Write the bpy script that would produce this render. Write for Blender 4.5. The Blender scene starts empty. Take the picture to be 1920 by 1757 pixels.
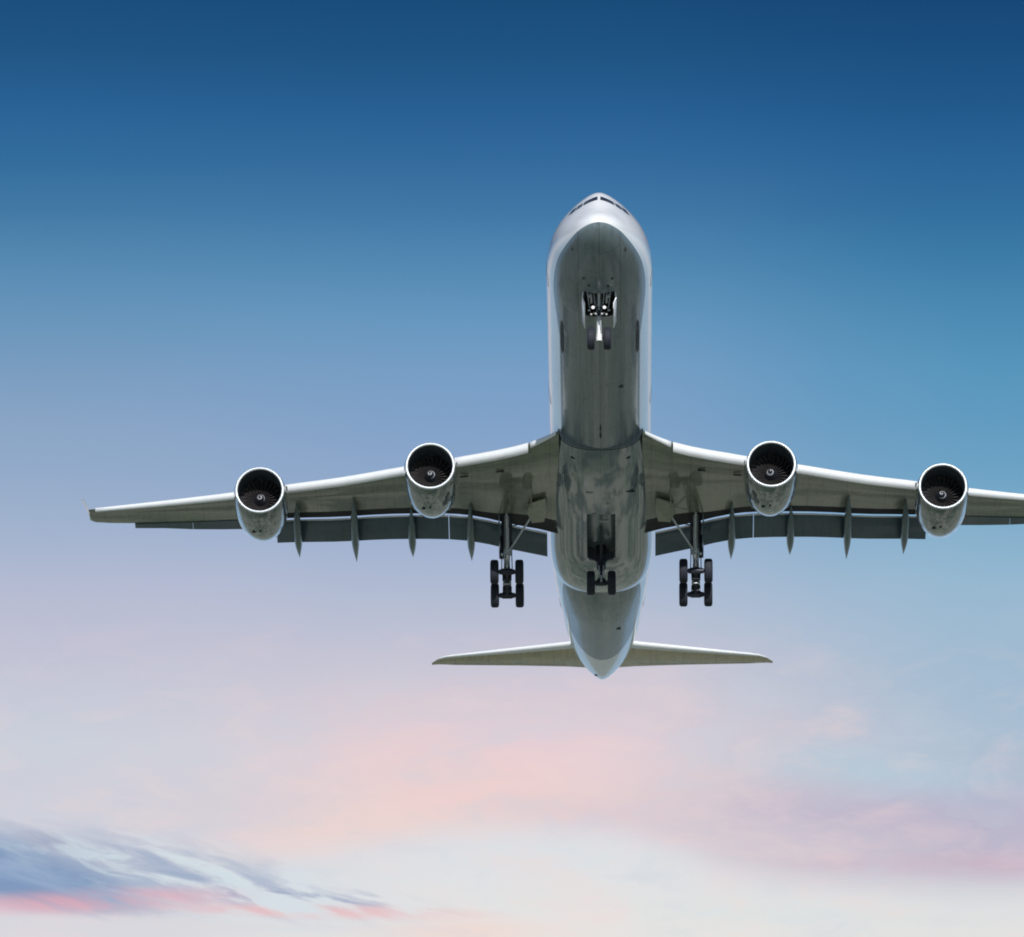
import bpy, bmesh, math, random
from mathutils import Vector, Matrix, Euler
R = math.radians
random.seed(7)
sc = bpy.context.scene
COL = sc.collection

# ------------------------------------------------------------------ frame of the aircraft
# local frame: X = right in the photo, Y = metres back from the nose, Z = up (fuselage centreline)
PITCH = 4.0                      # nose-up attitude of the climbing aircraft
CAM_LOCAL = Vector((0.2798, 28 - 430.3076 * math.cos(R(22.3314)), -1 - 430.3076 * math.sin(R(22.3314))))
ROT = Matrix.Rotation(R(-PITCH), 4, 'X')
cw = ROT @ CAM_LOCAL
SHIFT = Vector((0, 0, 1.7)) - cw          # camera stands at the world origin, 1.7 m above the ground
M_AIR = Matrix.Translation(SHIFT) @ ROT

# ------------------------------------------------------------------ camera
cam = bpy.data.cameras.new('camera'); camo = bpy.data.objects.new('camera', cam); COL.objects.link(camo)
def cam_axes(yaw, pit, roll):
    y, p, r = R(yaw), R(pit), R(roll)
    fw = Vector((math.sin(y)*math.cos(p), math.cos(y)*math.cos(p), math.sin(p)))
    rt = Vector((math.cos(y), -math.sin(y), 0)); up = rt.cross(fw)
    return fw, rt*math.cos(r)+up*math.sin(r), -rt*math.sin(r)+up*math.cos(r)
fw, rt, up = cam_axes(-0.7439, 22.0333, -0.0467)
m = Matrix((rt, up, -fw)).transposed().to_4x4(); m.translation = CAM_LOCAL
camo.matrix_world = M_AIR @ m
cam.sensor_width = 36; cam.sensor_fit = 'HORIZONTAL'; cam.lens = 36*14614.32/1920
cam.clip_start = 1; cam.clip_end = 60000
sc.camera = camo
sc.render.resolution_x = 1024; sc.render.resolution_y = 937
sc.render.engine = 'CYCLES'; sc.cycles.pixel_filter_type = 'BLACKMAN_HARRIS'; sc.cycles.filter_width = 1.9

# ------------------------------------------------------------------ sun and sky
SUN_EL, SUN_AZ = 25.0, 7.0      # behind the camera, to its right
sd = Vector((math.sin(R(SUN_AZ))*math.cos(R(SUN_EL)), -math.cos(R(SUN_AZ))*math.cos(R(SUN_EL)), math.sin(R(SUN_EL))))
sun = bpy.data.lights.new('sun', 'SUN'); suno = bpy.data.objects.new('sun', sun); COL.objects.link(suno)
sun.energy = 4.5; sun.angle = R(0.53); sun.color = (1, .98, .955)
suno.rotation_euler = (-sd).to_track_quat('-Z', 'Y').to_euler(); suno.location = (0, 0, 400)
sc.view_settings.view_transform = 'Standard'; sc.view_settings.look = 'None'
sc.view_settings.exposure = 0; sc.view_settings.gamma = 1

def lin(c):
    return tuple(((v/255)/12.92 if v/255 <= .04045 else (((v/255)+.055)/1.055)**2.4) for v in c)

class N:                                             # tiny node-tree helper
    def __init__(s, nt): s.nt = nt; s.nt.nodes.clear()
    def n(s, t, **k):
        a = s.nt.nodes.new(t)
        for kk, v in k.items():
            if kk.startswith('i_'): a.inputs[kk[2:]].default_value = v
            else: setattr(a, kk, v)
        return a
    def l(s, a, b): s.nt.links.new(a, b)
    def math(s, op, a, b=None, c=None, clamp=False):
        q = s.nt.nodes.new('ShaderNodeMath'); q.operation = op; q.use_clamp = clamp
        for i, v in enumerate((a, b, c)):
            if v is None: continue
            if isinstance(v, (int, float)): q.inputs[i].default_value = v
            else: s.l(v, q.inputs[i])
        return q.outputs[0]
    def mixc(s, f, a, b, blend='MIX'):
        q = s.nt.nodes.new('ShaderNodeMix'); q.data_type = 'RGBA'; q.blend_type = blend
        for i, v in ((0, f), (6, a), (7, b)):
            if isinstance(v, (int, float)): q.inputs[i].default_value = v
            elif isinstance(v, tuple): q.inputs[i].default_value = (*v, 1) if len(v) == 3 else v
            else: s.l(v, q.inputs[i])
        return q.outputs[2]
    def ramp(s, f, stops, interp='LINEAR'):
        q = s.nt.nodes.new('ShaderNodeValToRGB'); cr = q.color_ramp; cr.interpolation = interp
        while len(cr.elements) < len(stops): cr.elements.new(0.5)
        for e, (p, c) in zip(cr.elements, stops):
            e.position = p; e.color = (*c, 1) if not isinstance(c, (int, float)) else (c, c, c, 1)
        s.l(f, q.inputs[0]); return q.outputs[0]
    def maprange(s, v, a, b, c=0, d=1, smooth=False):
        q = s.nt.nodes.new('ShaderNodeMapRange'); q.clamp = True
        if smooth: q.interpolation_type = 'SMOOTHSTEP'
        s.l(v, q.inputs[0])
        for i, x in zip((1, 2, 3, 4), (a, b, c, d)): q.inputs[i].default_value = x
        return q.outputs[0]
    def comb(s, x, y, z):
        q = s.nt.nodes.new('ShaderNodeCombineXYZ')
        for i, v in enumerate((x, y, z)):
            if isinstance(v, (int, float)): q.inputs[i].default_value = v
            else: s.l(v, q.inputs[i])
        return q.outputs[0]
    def noise(s, vec, scale, detail=4, rough=.5, dist=0):
        q = s.nt.nodes.new('ShaderNodeTexNoise'); s.l(vec, q.inputs['Vector'])
        q.inputs['Scale'].default_value = scale; q.inputs['Detail'].default_value = detail
        q.inputs['Roughness'].default_value = rough; q.inputs['Distortion'].default_value = dist
        return q.outputs[0]

w = bpy.data.worlds.new('World'); sc.world = w; w.use_nodes = True
k = N(w.node_tree)
tc = k.n('ShaderNodeTexCoord'); sx = k.n('ShaderNodeSeparateXYZ'); k.l(tc.outputs['Generated'], sx.inputs[0])
X, Y, Z = sx.outputs
EL = k.math('MULTIPLY', k.math('ARCSINE', Z), 57.2958)              # elevation, degrees
AZ = k.math('MULTIPLY', k.math('ARCTAN2', X, Y), 57.2958)           # azimuth, degrees
U = k.math('DIVIDE', k.math('ADD', AZ, 0.744), 3.77)                # about -1..1 across the distant view
V = k.math('DIVIDE', k.math('SUBTRACT', 21.475, EL), 6.89)          # 0 high .. 1 low
base = k.comb(U, V, 0)
wob = k.noise(k.comb(k.math('MULTIPLY', U, 1.0), k.math('MULTIPLY', V, 2.6), 3.1), 1.3, 3, .5)
wobc = k.math('MULTIPLY', k.math('SUBTRACT', wob, .5), k.maprange(V, .3, .9, .01, .07))
V2 = k.math('ADD', V, wobc)
T = k.maprange(V2, -.5, 1.5)
def col(*rows): return [((y/1757+.5)/2, lin(c)) for y, c in rows]
SKY_L = col((-800,(18,62,104)),(0,(27,78,125)),(100,(33,85,132)),(200,(41,97,148)),(300,(50,108,156)),(400,(67,122,165)),(500,(87,138,179)),(600,(105,149,187)),(700,(122,157,192)),(800,(138,165,198)),(900,(148,171,201)),(1000,(162,179,206)),(1100,(180,187,210)),(1200,(192,193,212)),(1300,(198,201,216)),(1400,(203,208,219)),(1500,(206,207,218)),(1620,(206,209,220)),(1757,(220,216,222)),(2050,(196,206,222)),(2600,(160,192,222)))
SKY_C = col((-800,(18,60,100)),(0,(26,76,122)),(100,(31,84,131)),(200,(40,95,146)),(300,(52,107,157)),(400,(66,120,166)),(500,(83,137,179)),(600,(103,151,191)),(700,(120,158,197)),(800,(130,162,200)),(900,(142,168,203)),(1000,(158,176,207)),(1100,(176,187,210)),(1200,(194,195,212)),(1300,(212,203,213)),(1400,(226,208,214)),(1500,(230,210,211)),(1620,(226,218,221)),(1757,(233,228,224)),(2050,(204,212,222)),(2600,(160,192,222)))
SKY_R = col((-800,(18,58,98)),(0,(23,70,118)),(100,(27,79,128)),(200,(33,88,138)),(300,(42,99,150)),(400,(50,110,158)),(500,(62,125,168)),(600,(77,138,179)),(700,(88,149,188)),(800,(98,155,192)),(900,(110,163,197)),(1000,(132,175,204)),(1100,(150,184,208)),(1200,(158,186,209)),(1300,(164,188,209)),(1400,(172,191,210)),(1500,(180,186,206)),(1620,(192,184,202)),(1757,(214,217,219)),(2050,(200,208,222)),(2600,(160,192,222)))
cL, cC, cR = (k.ramp(T, q, 'LINEAR') for q in (SKY_L, SKY_C, SKY_R))
uw = k.math('ADD', U, k.math('MULTIPLY', k.math('SUBTRACT', k.noise(base, 1.7, 2), .5), .3))
c1 = k.mixc(k.maprange(uw, -1, -.05, 0, 1, True), cL, cC)
c1 = k.mixc(k.maprange(uw, .1, 1.0, 0, 1, True), c1, cR)
def blob(u0, v0, ru, rv, ang=0, soft=1.0):             # soft elliptical region of the sky (in degrees of sky, not of the picture)
    a = R(ang)
    du = k.math('SUBTRACT', U, u0); dv = k.math('SUBTRACT', V, v0)
    p = k.math('DIVIDE', k.math('ADD', k.math('MULTIPLY', du, math.cos(a)), k.math('MULTIPLY', dv, math.sin(a))), ru)
    q = k.math('DIVIDE', k.math('SUBTRACT', k.math('MULTIPLY', dv, math.cos(a)), k.math('MULTIPLY', du, math.sin(a))), rv)
    r2 = k.math('SQRT', k.math('ADD', k.math('MULTIPLY', p, p), k.math('MULTIPLY', q, q)))
    return k.maprange(r2, 1.0, max(0, 1-soft), 0, 1, True)
soft = k.noise(k.comb(k.math('MULTIPLY', U, 1.2), k.math('MULTIPLY', V, 5), 7.7), 1.8, 4, .55)
softm = k.maprange(soft, .3, .62)
fine = k.noise(k.comb(k.math('MULTIPLY', U, 1.6), k.math('ADD', k.math('MULTIPLY', V, 13), k.math('MULTIPLY', U, -1.4)), 1.3), 2.4, 6, .56, .4)
def tint(c, mask, colr, amt, n=None):
    f = k.math('MULTIPLY', mask, amt)
    if n is not None: f = k.math('MULTIPLY', f, n)
    return k.mixc(f, c, lin(colr))
c1 = tint(c1, blob(-.12, .835, .42, .075, 3), (246,208,199), .62, k.maprange(soft, .25, .6))       # warm pink glow
c1 = tint(c1, blob(-.34, .885, .34, .045, -5), (238,213,208), .7)
c1 = tint(c1, blob(-.02, .795, .6, .10, 2), (234,206,212), .45, softm)
c1 = tint(c1, blob(.72, .825, .5, .045, 3), (180,202,217), .75, k.maprange(soft, .25, .55))
c1 = tint(c1, blob(.15, .87, .3, .035, 3), (226,204,208), .6)
c1 = tint(c1, blob(.80, .878, .72, .05, 3), (188,182,203), .8, k.maprange(soft, .2, .5))
c1 = tint(c1, blob(.55, .905, .6, .05, 6), (205,196,208), .6)
# sharp lower edge of the pink bank, pale clear air under it
edge = k.ramp(k.maprange(k.math('ADD', U, k.math('MULTIPLY', k.math('SUBTRACT', soft, .5), .35)), -1.1, 1.1), [((x/960-1+1.1)/2.2, (y/1757-.8)*5) for x, y in ((0,1600),(420,1600),(600,1594),(750,1576),(830,1554),(1000,1550),(1150,1556),(1260,1592),(1360,1632),(1540,1656),(1750,1664),(1920,1668))], 'B_SPLINE')
es = k.n('ShaderNodeSeparateColor'); k.l(edge, es.inputs[0])
ev = k.math('SUBTRACT', k.math('ADD', V, k.math('MULTIPLY', k.math('SUBTRACT', fine, .5), .012)), k.math('ADD', k.math('MULTIPLY', es.outputs[0], .2), .8))
c1 = tint(c1, blob(1.0, .928, .55, .022, 1), (208,178,192), .6, k.maprange(soft, .25, .6))
under = k.mixc(k.maprange(V, .90, 1.0), lin((219,226,231)), lin((229,228,226)))
em = k.math('MULTIPLY', k.maprange(ev, -.022, .026, 0, 1, True), k.maprange(U, -.75, -.1, 0, 1, True))
em = k.math('MULTIPLY', em, k.math('MULTIPLY', k.maprange(U, 1.25, 2.4, 1, 0, True), k.maprange(V, 1.05, 1.35, 1, 0, True)))
c1 = k.mixc(k.math('MULTIPLY', em, .78), c1, under)
c1 = tint(c1, blob(-.12, .992, .3, .022, 0), (242,214,206), .75)
c1 = tint(c1, blob(.5, .975, .6, .02, 2), (218,226,226), .5, softm)
# faint mottling of high thin cloud in the lower sky
mo = k.noise(k.comb(k.math('MULTIPLY', U, 2.0), k.math('MULTIPLY', V, 9), 2.2), 2.6, 6, .6, .3)
band = k.math('MULTIPLY', k.maprange(V, .62, .8, 0, 1, True), k.maprange(k.math('ABSOLUTE', U), 2.0, .6, 0, 1))
c1 = tint(c1, k.math('MULTIPLY', band, k.maprange(mo, .5, .7)), (244,216,212), .30)
c1 = tint(c1, k.math('MULTIPLY', band, k.maprange(mo, .48, .3)), (198,209,222), .32)
# streaky dusk clouds low on the left
c1 = tint(c1, blob(-.5, .955, .5, .06, 5), (216,224,230), .8)
m1 = blob(-1.14, .922, .70, .062, 5, .9)
c1 = tint(c1, k.maprange(k.math('ADD', m1, k.math('MULTIPLY', k.math('SUBTRACT', fine, .5), .9)), .15, .8, 0, 1, True), (120,148,184), .85, k.maprange(m1, 0, .3))
c1 = tint(c1, m1, (186,203,222), .7, k.maprange(fine, .52, .64))
c1 = tint(c1, blob(-1.08, .935, .50, .042, 3, 1.0), (116,146,188), .6)
ridge = blob(-.88, .905, .40, .016, 6.5, .9)
c1 = tint(c1, ridge, (122,142,178), .7, k.maprange(fine, .68, .40))
fine2 = k.noise(k.comb(k.math('MULTIPLY', U, 2.2), k.math('ADD', k.math('MULTIPLY', V, 20), k.math('MULTIPLY', U, -2.6)), 5.3), 3.0, 6, .56, .4)
m2 = blob(-.66, .932, .54, .050, 5.5, .95)
c1 = tint(c1, m2, (156,172,198), .85, k.maprange(fine2, .58, .36))
c1 = tint(c1, m2, (208,223,230), .8, k.maprange(fine2, .50, .62))
c1 = tint(c1, blob(-.42, .957, .34, .018, 2, .9), (156,168,196), .8, k.maprange(fine2, .56, .42))
c1 = tint(c1, blob(-.84, .963, .40, .019, -1.5, .9), (228,172,184), .85, k.maprange(fine, .70, .45))
c1 = tint(c1, blob(-.38, .972, .45, .012, .5, .9), (236,188,190), .8, k.maprange(fine2, .66, .46))
c1 = tint(c1, blob(-.80, .992, .5, .018, 0), (216,216,222), .75)
# deep air higher up: physical sky model takes over
sky = k.n('ShaderNodeTexSky'); sky.sky_type = 'NISHITA'; sky.sun_disc = False
sky.sun_elevation = R(SUN_EL); sky.sun_rotation = R(180-SUN_AZ)
skyc = k.mixc(1.0, sky.outputs[0], (.085, .085, .085), 'MULTIPLY')
c1 = k.mixc(k.maprange(EL, 25, 40, 0, 1, True), c1, skyc)
bg = k.n('ShaderNodeBackground'); bg.inputs[1].default_value = 1.0; k.l(c1, bg.inputs[0])
out = k.n('ShaderNodeOutputWorld'); k.l(bg.outputs[0], out.inputs[0])

# ------------------------------------------------------------------ materials
def new_mat(name):
    mt = bpy.data.materials.new(name); mt.use_nodes = True
    kk = N(mt.node_tree); o = kk.n('ShaderNodeOutputMaterial'); b = kk.n('ShaderNodeBsdfPrincipled')
    kk.l(b.outputs[0], o.inputs[0]); return mt, kk, b
def surface(name, color, rough=.3, metal=0, coat=0, var=.08, scale=1.5, streak=1.0, panel=0, spec=.5, panel_size=(1.4, .9)):
    mt, kk, b = new_mat(name)
    t = kk.n('ShaderNodeTexCoord').outputs['Object']; s = kk.n('ShaderNodeSeparateXYZ'); kk.l(t, s.inputs[0])
    v = kk.comb(s.outputs[0], kk.math('MULTIPLY', s.outputs[1], streak), s.outputs[2])
    n1 = kk.noise(v, scale, 6, .6)
    f = kk.maprange(n1, .3, .7, 1-var, 1+var)
    if panel:
        br = kk.n('ShaderNodeTexBrick'); kk.l(kk.comb(s.outputs[1], s.outputs[0], 0), br.inputs['Vector'])
        br.inputs['Scale'].default_value = 1; br.inputs['Brick Width'].default_value = panel_size[0]; br.inputs['Row Height'].default_value = panel_size[1]
        br.inputs['Mortar Size'].default_value = .022; br.inputs['Mortar Smooth'].default_value = .3
        br.inputs['Color1'].default_value = (1, 1, 1, 1); br.inputs['Color2'].default_value = (.94, .94, .94, 1); br.inputs['Mortar'].default_value = (1-panel,)*3+(1,)
        sb = kk.n('ShaderNodeSeparateColor'); kk.l(br.outputs[0], sb.inputs[0])
        f = kk.math('MULTIPLY', f, sb.outputs[0])
    if panel:      # oil and dirt dragged back by the airflow, and small hatches
        gr = kk.noise(kk.comb(kk.math('MULTIPLY', s.outputs[0], 3.2), kk.math('MULTIPLY', s.outputs[1], .16), s.outputs[2]), 1.6, 5, .6)
        f = kk.math('MULTIPLY', f, kk.maprange(gr, .52, .70, 1, .70))
        vo = kk.n('ShaderNodeTexVoronoi'); kk.l(kk.comb(s.outputs[0], kk.math('MULTIPLY', s.outputs[1], .6), 0), vo.inputs['Vector']); vo.inputs['Scale'].default_value = .95; vo.distance = 'CHEBYCHEV'
        ring_ = kk.math('MULTIPLY', kk.math('GREATER_THAN', vo.outputs['Distance'], .085), kk.math('LESS_THAN', vo.outputs['Distance'], .115))
        f = kk.math('MULTIPLY', f, kk.math('SUBTRACT', 1, kk.math('MULTIPLY', ring_, .28)))
    cc = kk.mixc(1.0, color, kk.comb(f, f, f), 'MULTIPLY')
    kk.l(cc, b.inputs['Base Color'])
    kk.l(kk.maprange(n1, .3, .7, rough*.8, rough*1.25), b.inputs['Roughness'])
    b.inputs['Metallic'].default_value = metal; b.inputs['Coat Weight'].default_value = coat
    b.inputs['Coat Roughness'].default_value = .04; b.inputs['Coat IOR'].default_value = 1.7; b.inputs['Specular IOR Level'].default_value = spec
    return mt, kk, b, cc, s
def simple(*a, **k_): return surface(*a, **k_)[0]
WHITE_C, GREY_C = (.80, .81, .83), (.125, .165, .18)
def two_tone():
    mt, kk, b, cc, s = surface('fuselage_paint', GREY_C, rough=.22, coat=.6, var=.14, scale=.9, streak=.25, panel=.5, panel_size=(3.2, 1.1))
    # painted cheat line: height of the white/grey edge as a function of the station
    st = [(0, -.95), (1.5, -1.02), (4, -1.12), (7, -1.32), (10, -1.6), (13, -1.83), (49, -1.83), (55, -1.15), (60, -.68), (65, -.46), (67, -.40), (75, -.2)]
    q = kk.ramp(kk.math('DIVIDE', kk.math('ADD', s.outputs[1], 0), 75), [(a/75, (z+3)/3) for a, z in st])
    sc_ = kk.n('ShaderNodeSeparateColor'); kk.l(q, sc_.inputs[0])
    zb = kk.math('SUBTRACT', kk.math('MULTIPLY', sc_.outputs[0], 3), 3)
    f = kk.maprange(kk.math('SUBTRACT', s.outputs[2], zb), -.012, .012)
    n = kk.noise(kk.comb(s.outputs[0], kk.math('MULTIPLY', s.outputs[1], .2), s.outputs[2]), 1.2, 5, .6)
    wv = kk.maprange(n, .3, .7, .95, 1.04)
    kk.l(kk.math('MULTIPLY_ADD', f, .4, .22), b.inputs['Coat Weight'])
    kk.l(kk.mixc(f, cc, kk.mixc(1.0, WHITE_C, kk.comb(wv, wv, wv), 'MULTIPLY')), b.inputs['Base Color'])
    return mt
M = {}
M['fuse'] = two_tone()
M['white'] = simple('white_paint', WHITE_C, rough=.25, coat=.5, var=.04)
M['fairing'] = simple('fairing_paint', (.125, .16, .175), rough=.20, coat=.9, var=.12, scale=.8, streak=.3, panel=.5, panel_size=(2.1, 1.0))
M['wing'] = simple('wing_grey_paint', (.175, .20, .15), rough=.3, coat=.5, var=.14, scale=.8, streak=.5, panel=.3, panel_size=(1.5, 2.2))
def wing_marks():
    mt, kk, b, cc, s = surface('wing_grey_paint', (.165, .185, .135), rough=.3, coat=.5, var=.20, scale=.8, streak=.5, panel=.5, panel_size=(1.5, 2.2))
    ax_ = kk.math('ADD', kk.math('ABSOLUTE', s.outputs[0]), 2.8)
    c = kk.math('SUBTRACT', kk.math('ADD', s.outputs[1], 4.5), kk.math('MULTIPLY', ax_, .62))       # metres behind the leading edge
    f = None
    u = kk.math('DIVIDE', kk.math('SUBTRACT', kk.math('FRACT', kk.math('DIVIDE', ax_, .82)), .5), .40)
    for c0 in (2.35, 3.75):
        v = kk.math('DIVIDE', kk.math('SUBTRACT', c, kk.math('ADD', kk.math('MULTIPLY', ax_, -.035), c0)), .17)
        rr = kk.math('SQRT', kk.math('ADD', kk.math('MULTIPLY', u, u), kk.math('MULTIPLY', v, v)))
        q = kk.math('SUBTRACT', kk.math('LESS_THAN', rr, 1.0), kk.math('MULTIPLY', kk.math('LESS_THAN', rr, .72), .65))
        f = q if f is None else kk.math('MAXIMUM', f, q)
    ln = kk.math('LESS_THAN', kk.math('ABSOLUTE', kk.math('SUBTRACT', c, 1.25)), .03)
    f = kk.math('MAXIMUM', kk.math('MULTIPLY', f, .8), ln)
    kk.l(kk.mixc(kk.math('MULTIPLY', f, .5), cc, (.05, .06, .05)), b.inputs['Base Color'])
    return mt
M['wing'] = wing_marks()
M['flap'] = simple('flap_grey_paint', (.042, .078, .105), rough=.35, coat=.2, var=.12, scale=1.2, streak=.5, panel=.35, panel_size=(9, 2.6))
M['slat'] = simple('slat_white_metal', (.74, .76, .78), rough=.35, metal=0, var=.04)
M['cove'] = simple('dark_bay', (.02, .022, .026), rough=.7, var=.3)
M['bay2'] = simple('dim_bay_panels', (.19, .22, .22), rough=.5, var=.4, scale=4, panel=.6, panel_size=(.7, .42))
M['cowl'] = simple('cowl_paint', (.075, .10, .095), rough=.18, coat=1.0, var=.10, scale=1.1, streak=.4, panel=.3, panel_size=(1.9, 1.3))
M['lip'] = simple('polished_lip', (.56, .60, .64), rough=.3, metal=.25, var=.03)
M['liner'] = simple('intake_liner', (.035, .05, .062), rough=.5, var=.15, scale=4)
M['blade'] = simple('fan_blade_titanium', (.19, .175, .18), rough=.3, metal=.8, var=.1, scale=5)
M['exh'] = simple('exhaust_metal', (.30, .28, .25), rough=.4, metal=.8, var=.2)
M['tyre'] = simple('tyre_rubber', (.013, .016, .027), rough=.75, var=.25, scale=8)
M['hub'] = simple('wheel_hub', (.45, .46, .48), rough=.4, metal=.5, var=.1)
M['strut'] = simple('gear_strut_paint', (.50, .53, .55), rough=.35, metal=.2, var=.2, scale=6)
M['dstrut'] = simple('greasy_gear_steel', (.035, .04, .055), rough=.45, metal=.5, var=.35, scale=6)
M['chrome'] = simple('chromed_piston', (.9, .9, .92), rough=.08, metal=1, var=.02)
M['glass'] = simple('cockpit_glass', (.012, .014, .018), rough=.06, coat=1, var=.02)
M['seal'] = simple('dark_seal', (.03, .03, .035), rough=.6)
M['tail'] = simple('stabiliser_paint', (.46, .40, .25), rough=.3, coat=.3, var=.14, scale=.8, streak=.5, panel=.4, panel_size=(1.3, 2.0))
def spinner_mat():
    mt, kk, b = new_mat('spinner_paint')
    t = kk.n('ShaderNodeTexCoord').outputs['Object']; s = kk.n('ShaderNodeSeparateXYZ'); kk.l(t, s.inputs[0])
    r = kk.math('SQRT', kk.math('ADD', kk.math('MULTIPLY', s.outputs[0], s.outputs[0]), kk.math('MULTIPLY', s.outputs[2], s.outputs[2])))
    a = kk.math('DIVIDE', kk.math('ARCTAN2', s.outputs[2], s.outputs[0]), 2*math.pi)
    sp = kk.math('FRACT', kk.math('ADD', a, kk.math('MULTIPLY', r, 5.5)))
    f = kk.math('MULTIPLY', kk.math('LESS_THAN', sp, .36), kk.math('LESS_THAN', r, .23))
    kk.l(kk.mixc(f, (.02, .022, .03), (.5, .52, .56)), b.inputs['Base Color']); b.inputs['Roughness'].default_value = .3
    return mt
M['spin'] = spinner_mat()
mt, kk, b = new_mat('lit_lamp'); b.inputs['Emission Color'].default_value = (1, .97, .95, 1); b.inputs['Emission Strength'].default_value = 1.0; M['lamp'] = mt

mt, kk, b = new_mat('dim_lamp'); b.inputs['Emission Color'].default_value = (1, .95, .95, 1); b.inputs['Emission Strength'].default_value = .5; M['lampdim'] = mt

# ------------------------------------------------------------------ mesh helpers
def sub3(a, b): return (a[0]-b[0], a[1]-b[1], a[2]-b[2])
class G:
    """collects geometry in aircraft coordinates"""
    def __init__(s): s.v = []; s.f = []; s.m = []
    def add(s, vs, fs, mi=0):
        o = len(s.v); s.v += [tuple(q) for q in vs]
        for f in fs: s.f.append(tuple(i+o for i in f)); s.m.append(mi if isinstance(mi, int) else 0)
        return s
    def loft(s, rings, mi=0, caps=(True, True), closed=True, mfun=None):
        o = len(s.v); n = len(rings[0])
        for r in rings: s.v += [tuple(q) for q in r]
        for i in range(len(rings)-1):
            for j in range(n if closed else n-1):
                a, b_ = o+i*n+j, o+i*n+(j+1) % n
                s.f.append((a, b_, b_+n, a+n)); s.m.append(mfun(i, j) if mfun else mi)
        if caps[0]: s.f.append(tuple(reversed(range(o, o+n)))); s.m.append(mi)
        if caps[1]: s.f.append(tuple(range(o+(len(rings)-1)*n, o+len(rings)*n))); s.m.append(mi)
        return s
    def tube(s, p0, p1, r0, r1=None, mi=0, n=16, caps=True):
        r1 = r0 if r1 is None else r1; p0, p1 = Vector(p0), Vector(p1); d = (p1-p0).normalized()
        a = d.orthogonal().normalized(); c = d.cross(a)
        rg = [[p+(a*math.cos(t)+c*math.sin(t))*r for t in [2*math.pi*i/n for i in range(n)]] for p, r in ((p0, r0), (p1, r1))]
        return s.loft(rg, mi, (caps, caps))
    def path(s, pts, r, mi=0, n=8):
        for a, b_ in zip(pts, pts[1:]): s.tube(a, b_, r, r, mi, n)
        return s
    def box(s, c, h, mi=0, rot=None):
        c = Vector(c); vs = []
        for x in (-1, 1):
            for y in (-1, 1):
                for z in (-1, 1):
                    q = Vector((x*h[0], y*h[1], z*h[2]))
                    if rot: q = rot @ q
                    vs.append(c+q)
        return s.add(vs, [(0, 1, 3, 2), (4, 6, 7, 5), (0, 4, 5, 1), (2, 3, 7, 6), (0, 2, 6, 4), (1, 5, 7, 3)], mi)
    def lathe(s, c, axis, prof, mi=0, n=48, mfun=None):
        """prof: list of (distance along axis, radius)"""
        c = Vector(c); d = Vector(axis).normalized()
        a = Vector((0, 0, 1)); a = (a-d*a.dot(d)).normalized() if abs(d.z) < .95 else Vector((1, 0, 0)); b_ = d.cross(a)
        rg = [[c+d*t+(a*math.cos(q)+b_*math.sin(q))*max(r, 1e-4) for q in [2*math.pi*i/n for i in range(n)]] for t, r in prof]
        return s.loft(rg, mi, (False, False), mfun=mfun)
ORG = {}
def mk(name, g, mats, parent=None, origin=(0, 0, 0), angle=35, smooth=True):
    me = bpy.data.meshes.new(name)
    me.from_pydata([sub3(q, origin) for q in g.v], [], g.f)
    for q in mats: me.materials.append(M[q])
    for p, i in zip(me.polygons, g.m): p.material_index = i; p.use_smooth = smooth
    bm = bmesh.new(); bm.from_mesh(me); bmesh.ops.remove_doubles(bm, verts=bm.verts, dist=1e-5)
    bmesh.ops.recalc_face_normals(bm, faces=bm.faces); bm.to_mesh(me); bm.free()
    if smooth: me.set_sharp_from_angle(angle=R(angle))
    o = bpy.data.objects.new(name, me); COL.objects.link(o)
    ORG[o.name] = Vector(origin)
    if parent: o.parent = parent; o.location = Vector(origin)-ORG[parent.name]
    return o
def cut(o, boxes, matname):
    """sink rectangular bays into a closed mesh; their walls get the bay material"""
    for c, h in boxes:
        g = G(); g.box(c, h); cu = mk('cutter', g, [matname], None, ORG[o.name], smooth=False)
        cu.location = (0, 0, 0)
        par = o.parent; loc = o.location.copy(); o.parent = None; o.location = (0, 0, 0)
        if M[matname].name not in [x.name for x in o.data.materials]: o.data.materials.append(M[matname])
        idx = [x.name for x in o.data.materials].index(M[matname].name)
        for p in cu.data.polygons: p.material_index = 0
        md = o.modifiers.new('cut', 'BOOLEAN'); md.object = cu; md.operation = 'DIFFERENCE'; md.solver = 'EXACT'; md.material_mode = 'TRANSFER'
        bpy.context.view_layer.update()
        ev = o.evaluated_get(bpy.context.evaluated_depsgraph_get()); nm = bpy.data.meshes.new_from_object(ev)
        o.modifiers.clear(); nm.name = o.data.name; o.data = nm
        nm.set_sharp_from_angle(angle=R(35))
        o.parent = par; o.location = loc
        bpy.data.objects.remove(cu)
def pchip(pts):
    xs = [p[0] for p in pts]; ys = [p[1] for p in pts]; n = len(xs)
    d = [(ys[i+1]-ys[i])/(xs[i+1]-xs[i]) for i in range(n-1)]
    mm = [d[0]]+[0 if d[i-1]*d[i] <= 0 else 2*d[i-1]*d[i]/(d[i-1]+d[i]) for i in range(1, n-1)]+[d[-1]]
    def f(x):
        if x <= xs[0]: return ys[0]
        if x >= xs[-1]: return ys[-1]
        i = max(j for j in range(n-1) if xs[j] <= x); h = xs[i+1]-xs[i]; t = (x-xs[i])/h
        return ((2*t**3-3*t*t+1)*ys[i]+(t**3-2*t*t+t)*h*mm[i]+(-2*t**3+3*t*t)*ys[i+1]+(t**3-t*t)*h*mm[i+1])
    return f

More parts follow.
